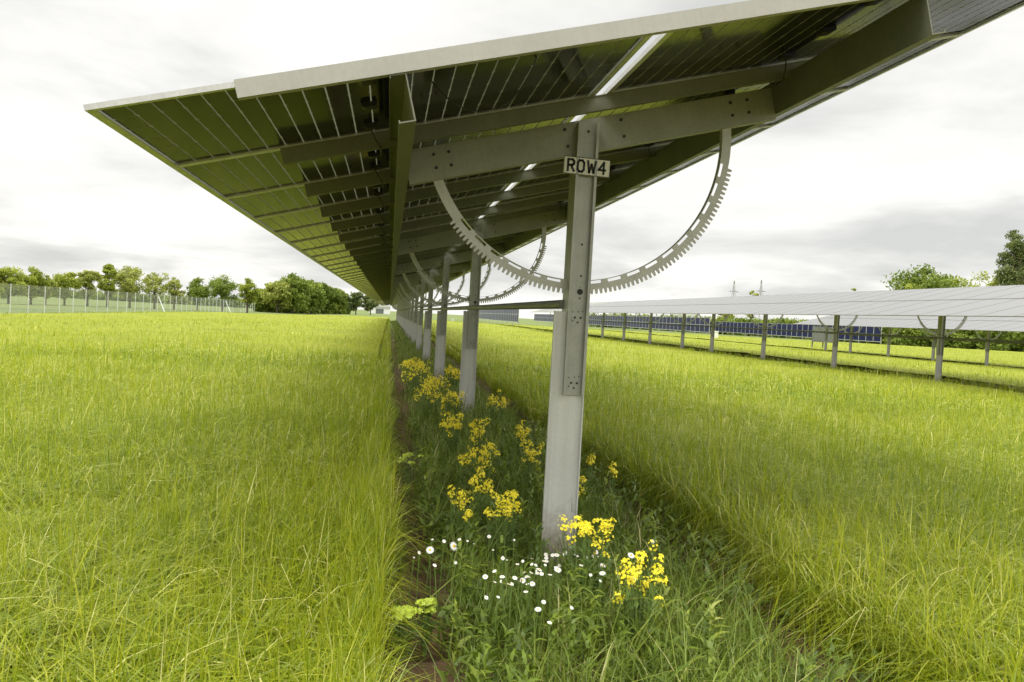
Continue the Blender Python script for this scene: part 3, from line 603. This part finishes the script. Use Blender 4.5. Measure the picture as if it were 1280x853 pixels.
# ---------------------------------------------------------------- fence
FX0, FX1, FY0, FY1 = -27., -29.5, 46., 176.
fd = np.array([FX1-FX0, FY1-FY0]); fl = np.linalg.norm(fd); fd /= fl
fence = tag(empty('wire_fence', (FX0, FY0, -.55)), 'long grey wire mesh fence with slim posts along the left field edge', 'fence')
pm = MB(); pm.tube([(0, 0, 0), (0, 0, 2.36)], .03, 8); pme = pm.mesh('post', WHITE)
np_ = int(fl/2.95)
for i in range(np_+1): link('post', pme, fence, (fd[0]*i*2.95, fd[1]*i*2.95, 0))
def wiremat():
    m, nt, out = newmat('wire_netting'); tc = N(nt, 'TexCoord'); sx = N(nt, 'SeparateXYZ'); Lk(nt, tc.outputs['Object'], sx.inputs[0])
    def g(v, p, w_):
        q = math_(nt, 'FRACT', math_(nt, 'DIVIDE', v, p)); return math_(nt, 'LESS_THAN', q, w_)
    a = g(sx.outputs[1], .05, .09); b = g(sx.outputs[2], .05, .09); f = math_(nt, 'MAXIMUM', a, b)
    p = N(nt, 'BsdfPrincipled', Roughness=.5, Metallic=.3); p.inputs['Base Color'].default_value = (.5, .52, .5, 1)
    t = N(nt, 'BsdfTransparent'); mx = N(nt, 'MixShader'); Lk(nt, f, mx.inputs[0]); Lk(nt, t.outputs[0], mx.inputs[1]); Lk(nt, p.outputs[0], mx.inputs[2]); Lk(nt, mx.outputs[0], out.inputs[0]); return m
mm = MB(); e = fd*fl; mm.prism([(.036, .02), (.036, 2.3), (.039, 2.3), (.039, .02)], (0, 0, 0), (e[0], e[1], 0), (1, 0, 0), (0, 0, 1)); mm.build('wire_mesh', wiremat(), fence)
br = MB()
m2 = MB()
for z in (.05, 1.2, 2.32): m2.tube([(0, -.02, z), (e[0], e[1]-.02, z)], .008, 5)
m2.build('tension_wire', GALV, fence)
bm_ = MB(); bm_.tube([(0, -.0, 2.1), (1.1, -.8, 0)], .045, 8); bme = bm_.mesh('brace', WHITE)
for i, px in enumerate((196, 280, 354, 394)):
    t = math.atan((px-640)/F)+YAW; y = 27.3/-math.tan(t) if t < 0 else 100; y = min(y, 170)
    for _ in range(3): y = -(FX0+(y-FY0)*(FX1-FX0)/(FY1-FY0))/-math.tan(t)
    if 46 < y < 176: link('brace', bme, fence, (fd[0]*(y-FY0), (y-FY0), 0))
# ---------------------------------------------------------------- pylons
def pylon(px, py, dep, ht, label):
    top = atD(px, py, dep); o = tag(empty('power_pylon', (top[0], top[1], 0), .4), label, 'pylon', 'power pylons on the horizon')
    ht = top[2]; b = ht*.09; m = MB(); r_ = .085*dep/600
    def wd(z): return b*(1-z/ht)**1.3+.25
    zs = [0, ht*.18, ht*.34, ht*.48, ht*.6, ht*.7, ht*.8, ht*.9, ht]
    cs = ((-1, -1), (1, -1), (1, 1), (-1, 1))
    for i in range(len(zs)-1):
        for k in range(4):
            a = np.array([cs[k][0]*wd(zs[i]), cs[k][1]*wd(zs[i]), zs[i]]); bb = np.array([cs[k][0]*wd(zs[i+1]), cs[k][1]*wd(zs[i+1]), zs[i+1]])
            c2 = cs[(k+1) % 4]; d = np.array([c2[0]*wd(zs[i+1]), c2[1]*wd(zs[i+1]), zs[i+1]]); m.tube([a, bb], r_*1.4, 4); m.tube([a, d], r_*.8, 4)
    m.build('lattice_mast', GALVD, o)
    for z, hw in ((ht*.62, ht*.2), (ht*.78, ht*.14)):
        c = MB()
        for s in (-1, 1): c.tube([(-hw, 0, z), (0, s*.6, z+.9), (hw, 0, z)], r_*1.3, 4)
        c.tube([(-hw, 0, z), (hw, 0, z)], r_*1.3, 4); c.build('crossarm', GALVD, o)
pylon(918, 351, 620, 42, 'distant lattice pylon, the left one of two above the second row')
pylon(952, 350, 640, 42, 'distant lattice pylon, the right one of two above the second row')
# ---------------------------------------------------------------- small far things
def shed(px, py, dep, wpx, hpx, label, name='farm_building'):
    p = atD(px, py, dep); wm, hm = wpx*dep/F, p[2]; o = tag(empty(name, (p[0], p[1], 0), -math.atan2(p[0], p[1])), label, 'building')
    a = MB(); a.box((-wm/2, 0, 0), (wm/2, 9, hm*.72)); a.build('wall', WHITE, o)
    r = MB(); r.prism([(-wm/2-.3, hm*.7201), (wm/2+.3, hm*.7201), (wm/2-.5, hm), (-wm/2+.5, hm)], (0, -.4, 0), (0, 9.4, 0), (1, 0, 0), (0, 0, 1)); r.build('roof', plain('pale_roof', (.5, .5, .5)), o)
    d = MB(); d.box((-1.5, -.06, 0), (1.5, -.004, hm*.55)); d.build('door', CRATE, o)
shed(857, 391, 330, 34, 10, 'white farm shed seen under the second row, above the middle blue panels')
shed(771, 391, 330, 22, 10, 'small white shed seen under the second row at its far left')
shed(475, 381, 300, 26, 10, 'white building beneath the far end of the near row')
def boxpost(px, py, dep, label):
    p = atD(px, py, dep); o = tag(empty('instrument_box', (p[0], p[1], 0)), label, 'box')
    s = .75; a = MB(); a.tube([(0, 0, 0), (0, 0, p[2])], .05*s, 8); a.build('post', GALV, o)
    b = MB(); b.box((-.3*s, -.15, p[2]-.5*s), (.3*s, .15, p[2]+.5*s)); b.build('housing', WHITE, o)
    c = MB(); c.prism([(-.36*s, p[2]+.5001*s), (.36*s, p[2]+.5001*s), (.25*s, p[2]+.65*s), (-.25*s, p[2]+.65*s)], (0, -.2, 0), (0, .2, 0), (1, 0, 0), (0, 0, 1)); c.build('lid', WHITE, o)
boxpost(895, 419, 92, 'small white box on a post in front of the middle blue panels')
boxpost(566, 402, 150, 'small white box on a post seen between posts of the near row')
p = atD(1031, 419, 62); o = tag(empty('equipment_cabinet', (p[0], p[1], 0), -.6), 'dark grey cabinet on legs under the third row', 'cabinet')
a = MB(); a.box((-.95, -.25, .75), (.95, .25, 2.0)); a.build('housing', CRATE, o)
for s in (-.9, -.1, .1, .9): b = MB(); b.box((s-.05, -.06, 0), (s+.05, .06, .7495)); b.build('leg', CRATE, o)
d = MB(); d.box((-.85, -.262, .85), (-.03, -.2505, 1.9)); d.box((.03, -.262, .85), (.85, -.2505, 1.9)); d.build('door', CRATE, o)
# ---------------------------------------------------------------- flowers
def disc_blooms(m, c, r_, nrm, n=5, mi=0):
    # a small open blossom of n petals
    t = np.array(nrm); t = t/np.linalg.norm(t); a = np.cross(t, [0.3, .2, 1.]); a /= np.linalg.norm(a); b = np.cross(t, a); q0 = random.uniform(0, 6)
    for k in range(n):
        q = q0+2*PI*k/n; d = math.cos(q)*a+math.sin(q)*b; s = np.cross(t, d); c = np.array(c)
        m.add([c, c+d*r_*.6+s*r_*.38+t*r_*.12, c+d*r_+t*r_*.22, c+d*r_*.6-s*r_*.38+t*r_*.12], [(0, 1, 2, 3)], mi)
def leafquad(m, p, d, l, w_, mi=0):
    p = np.array(p, float); d = np.array(d, float); d /= np.linalg.norm(d); s = np.cross(d, [0, 0, 1.]); s /= np.linalg.norm(s)+1e-6
    m.add([p, p+d*l*.5+s*w_/2+[0, 0, .1*l], p+d*l+[0, 0, -.12*l], p+d*l*.5-s*w_/2+[0, 0, .1*l]], [(0, 1, 2, 3)], mi)
def plant(px, py, wpx, hpx, z, label, petal=PETY, name='yellow_flower', heads=None, group='yellow flowering plants under the near row', br_=.0068, flat=False):
    c = onZ(px, py, z); dep = (c-np.array([0, 0, H]))@fw; rw = wpx/2*dep/F; rh = hpx/2*dep/F
    o = tag(empty(name, (c[0], c[1], 0)), label, 'flower', group)
    nh = heads or max(4, int(rw*2*rh*2*1100)); nh = min(nh, 34)
    sc_ = max(1., dep/6)
    for i in range(nh):
        st = MB(); bl = MB()
        q = random.uniform(0, 2*PI); rad = math.sqrt(random.random())*rw; x, y = math.cos(q)*rad, math.sin(q)*rad*.8
        zt = z+random.gauss(0, .62)*rh if not flat else z+random.uniform(-.7, .7)*rh
        bx, by = x*.35, y*.35
        st.tube([(bx, by, 0), (x*.75, y*.75, zt*.55), (x, y, zt-.02)], [.0028*sc_, .0022*sc_, .0015*sc_], 5)
        nb = 14 if dep < 7 else 9
        for k in range(nb):
            zz_ = random.random(); d = np.array([random.gauss(0, 1), random.gauss(0, 1)-.4, random.gauss(.5, .6)]); d /= np.linalg.norm(d)
            p = np.array([x, y, zt])+d*[.018*sc_*(1.25-zz_*.5), .018*sc_*(1.25-zz_*.5), (.024 if not flat else .006)*sc_]
            disc_blooms(bl, p, br_*random.uniform(.8, 1.2)*sc_, d+[0, -.3, .5], 4)
        for k in range(5):
            q = random.uniform(0, 2*PI); zl = random.uniform(.15, .8)*zt; f_ = zl/zt
            leafquad(st, (bx+(x-bx)*f_, by+(y-by)*f_, zl), (math.cos(q), math.sin(q), .5), random.uniform(.03, .075), random.uniform(.008, .018), 1)
        so_ = st.build('stem', [STEMM, WLEAF], o); bl.build('blossoms', petal, so_)
    return o
WLEAF = plain('weed_leaf', (.10, .17, .025), .55, var=.4, scale=8)
FL = [(737, 668, 76, 46, .42, 'large yellow flowering clump right against the foot of the first post'),
      (803, 720, 60, 46, .36, 'yellow flowering clump lowest and farthest right, right of the first post'),
      (628, 634, 42, 34, .34, 'dense yellow flower head left of the first post, lowest of that column'),
      (600, 604, 32, 26, .36, 'yellow flower head just above the lowest one left of the first post'),
      (606, 572, 34, 36, .38, 'tall yellow flower head in the middle of the column left of the first post'),
      (571, 625, 24, 24, .30, 'small yellow flower leftmost of the clumps beside the first post'),
      (588, 647, 14, 8, .26, 'tiny yellow flower below the leftmost small one'),
      (580, 578, 14, 16, .34, 'tiny yellow flower left of the tall middle head'),
      (654, 541, 24, 16, .38, 'yellow flower just left of the first post, the farther of two'),
      (664, 568, 26, 28, .36, 'yellow flower just left of the first post, the nearer of two'),
      (768, 588, 13, 16, .36, 'single small yellow flower standing right of the first post'),
      (727, 606, 18, 20, .36, 'small yellow flower touching the right edge of the first post'),
      (739, 577, 14, 12, .36, 'tiny yellow flower above the one touching the first post'),
      (598, 542, 22, 28, .38, 'yellow flower in front of the foot of the second post'),
      (565, 530, 28, 22, .38, 'yellow flower clump left of the foot of the second post'),
      (622, 502, 24, 12, .38, 'yellow flower clump right of the second post'),
      (567, 498, 30, 20, .40, 'yellow flower clump in front of the third post, right side'),
      (535, 491, 32, 20, .40, 'yellow flower clump in front of the third post, left side'),
      (518, 465, 38, 16, .42, 'wide yellow flower clump left of the fourth post, the nearer one'),
      (516, 455, 26, 10, .42, 'yellow flower clump left of the fourth post, the farther one'),
      (543, 478, 26, 12, .40, 'yellow flower clump just left of the third post'),
      (566, 468, 20, 14, .40, 'yellow flower clump between the second and third posts')]
for a in FL: plant(*a)
for a in [(504, 765, 30, 12, .2, 'yellow-green spurge at the bottom left of the strip, left one'), (534, 758, 24, 22, .2, 'yellow-green spurge at the bottom left of the strip, right one'),
          (515, 572, 34, 22, .30, 'pale yellow-green spurge farther along the left edge of the strip')]:
    plant(*a, petal=PETG, name='spurge_plant', heads=12, group='yellow-green spurge plants', br_=.010, flat=True)
# daisies
def daisy_meshes():
    pt = MB(); n = 15
    for k in range(n):
        q = 2*PI*k/n; d = np.array([math.cos(q), math.sin(q), 0]); s = np.array([-d[1], d[0], 0]); u_ = np.array([0, 0, 1.])
        pt.add([d*.004+s*.0015, d*.004-s*.0015, d*.012-s*.0026+u_*.0015, d*.018-s*.0013, d*.018+s*.0013, d*.012+s*.0026+u_*.0015], [(0, 1, 2, 5), (5, 2, 3, 4)])
    pm = pt.mesh('petals', PETW); c = MB(); c.tube([(0, 0, -.001), (0, 0, .002), (0, 0, .0038), (0, 0, .0045)], [.0052, .0056, .004, .0015], 10); cm = c.mesh('flower_centre', EYE)
    return pm, cm
PM, CM = daisy_meshes()
DZ = [(157, 403, 2.0), (238, 390, 2.3), (173, 455, 1), (205, 373, 1), (257, 367, 1), (358, 357, 1.1), (308, 382, .8), (285, 372, .7), (345, 494, 1.3), (403, 494, 1.2), (446, 498, 1.2), (473, 507, 1.3), (505, 518, 1.4), (427, 520, 1.3),
      (483, 545, 1), (349, 565, 1), (389, 563, .8), (525, 605, 1.4), (544, 580, 1), (530, 470, 1.3), (524, 482, 1.3), (537, 484, 1), (552, 419, 1.1), (553, 430, 1.1), (554, 441, 1), (588, 420, 1.5), (592, 470, 1.7), (597, 456, .9), (566, 487, 1),
      (723, 410, 1.4), (714, 425, 1.1), (732, 426, 1.2), (687, 427, 1.1), (746, 455, 1.5), (744, 482, 1.5), (842, 421, 1.8), (405, 431, 1), (473, 441, .8), (502, 480, 1), (478, 479, .8), (672, 455, 1), (665, 490, 1), (587, 507, .7),
      (120, 412, .9), (165, 367, .7), (102, 428, .6), (244, 446, .7), (620, 410, .7), (564, 650, .9), (640, 600, .8), (378, 512, .8), (915, 374, 1.2), (850, 500, 1.3), (870, 478, .9)]
DZ += [(random.gauss(560, 110), random.gauss(455, 45), random.uniform(.55, 1.0)) for _ in range(34)]
for i, (a, b, s) in enumerate(DZ):
    px, py = 480+a/2.726, 540+b/2.726; z = .29+random.uniform(-.03, .05); c = onZ(px, py, z)
    lab = {0: 'large white daisy left of the first post, left one of two big blooms', 1: 'largest white daisy with yellow centre, left of the first post'}.get(i, 'small white daisy in the scatter round the foot of the first post')
    o = tag(empty('daisy', (c[0], c[1], 0)), lab, 'flower', 'white daisies round the foot of the first post' if i > 1 else None)
    rot = (random.gauss(.45, .35), random.gauss(0, .3), random.uniform(0, .4)); sc_ = s*.52
    for nm, me in (('petals', PM), ('flower_centre', CM)):
        k = link(nm, me, o, (0, 0, z), rot); k.scale = (sc_,)*3
    st = MB(); bx = random.gauss(0, .03); st.tube([(bx, .02, 0), (bx*.5, .01, z*.5), (0, 0, z-.003)], .0022, 5); st.build('stem', STEMM, o)
# ---------------------------------------------------------------- tall seed stalks beside the near row
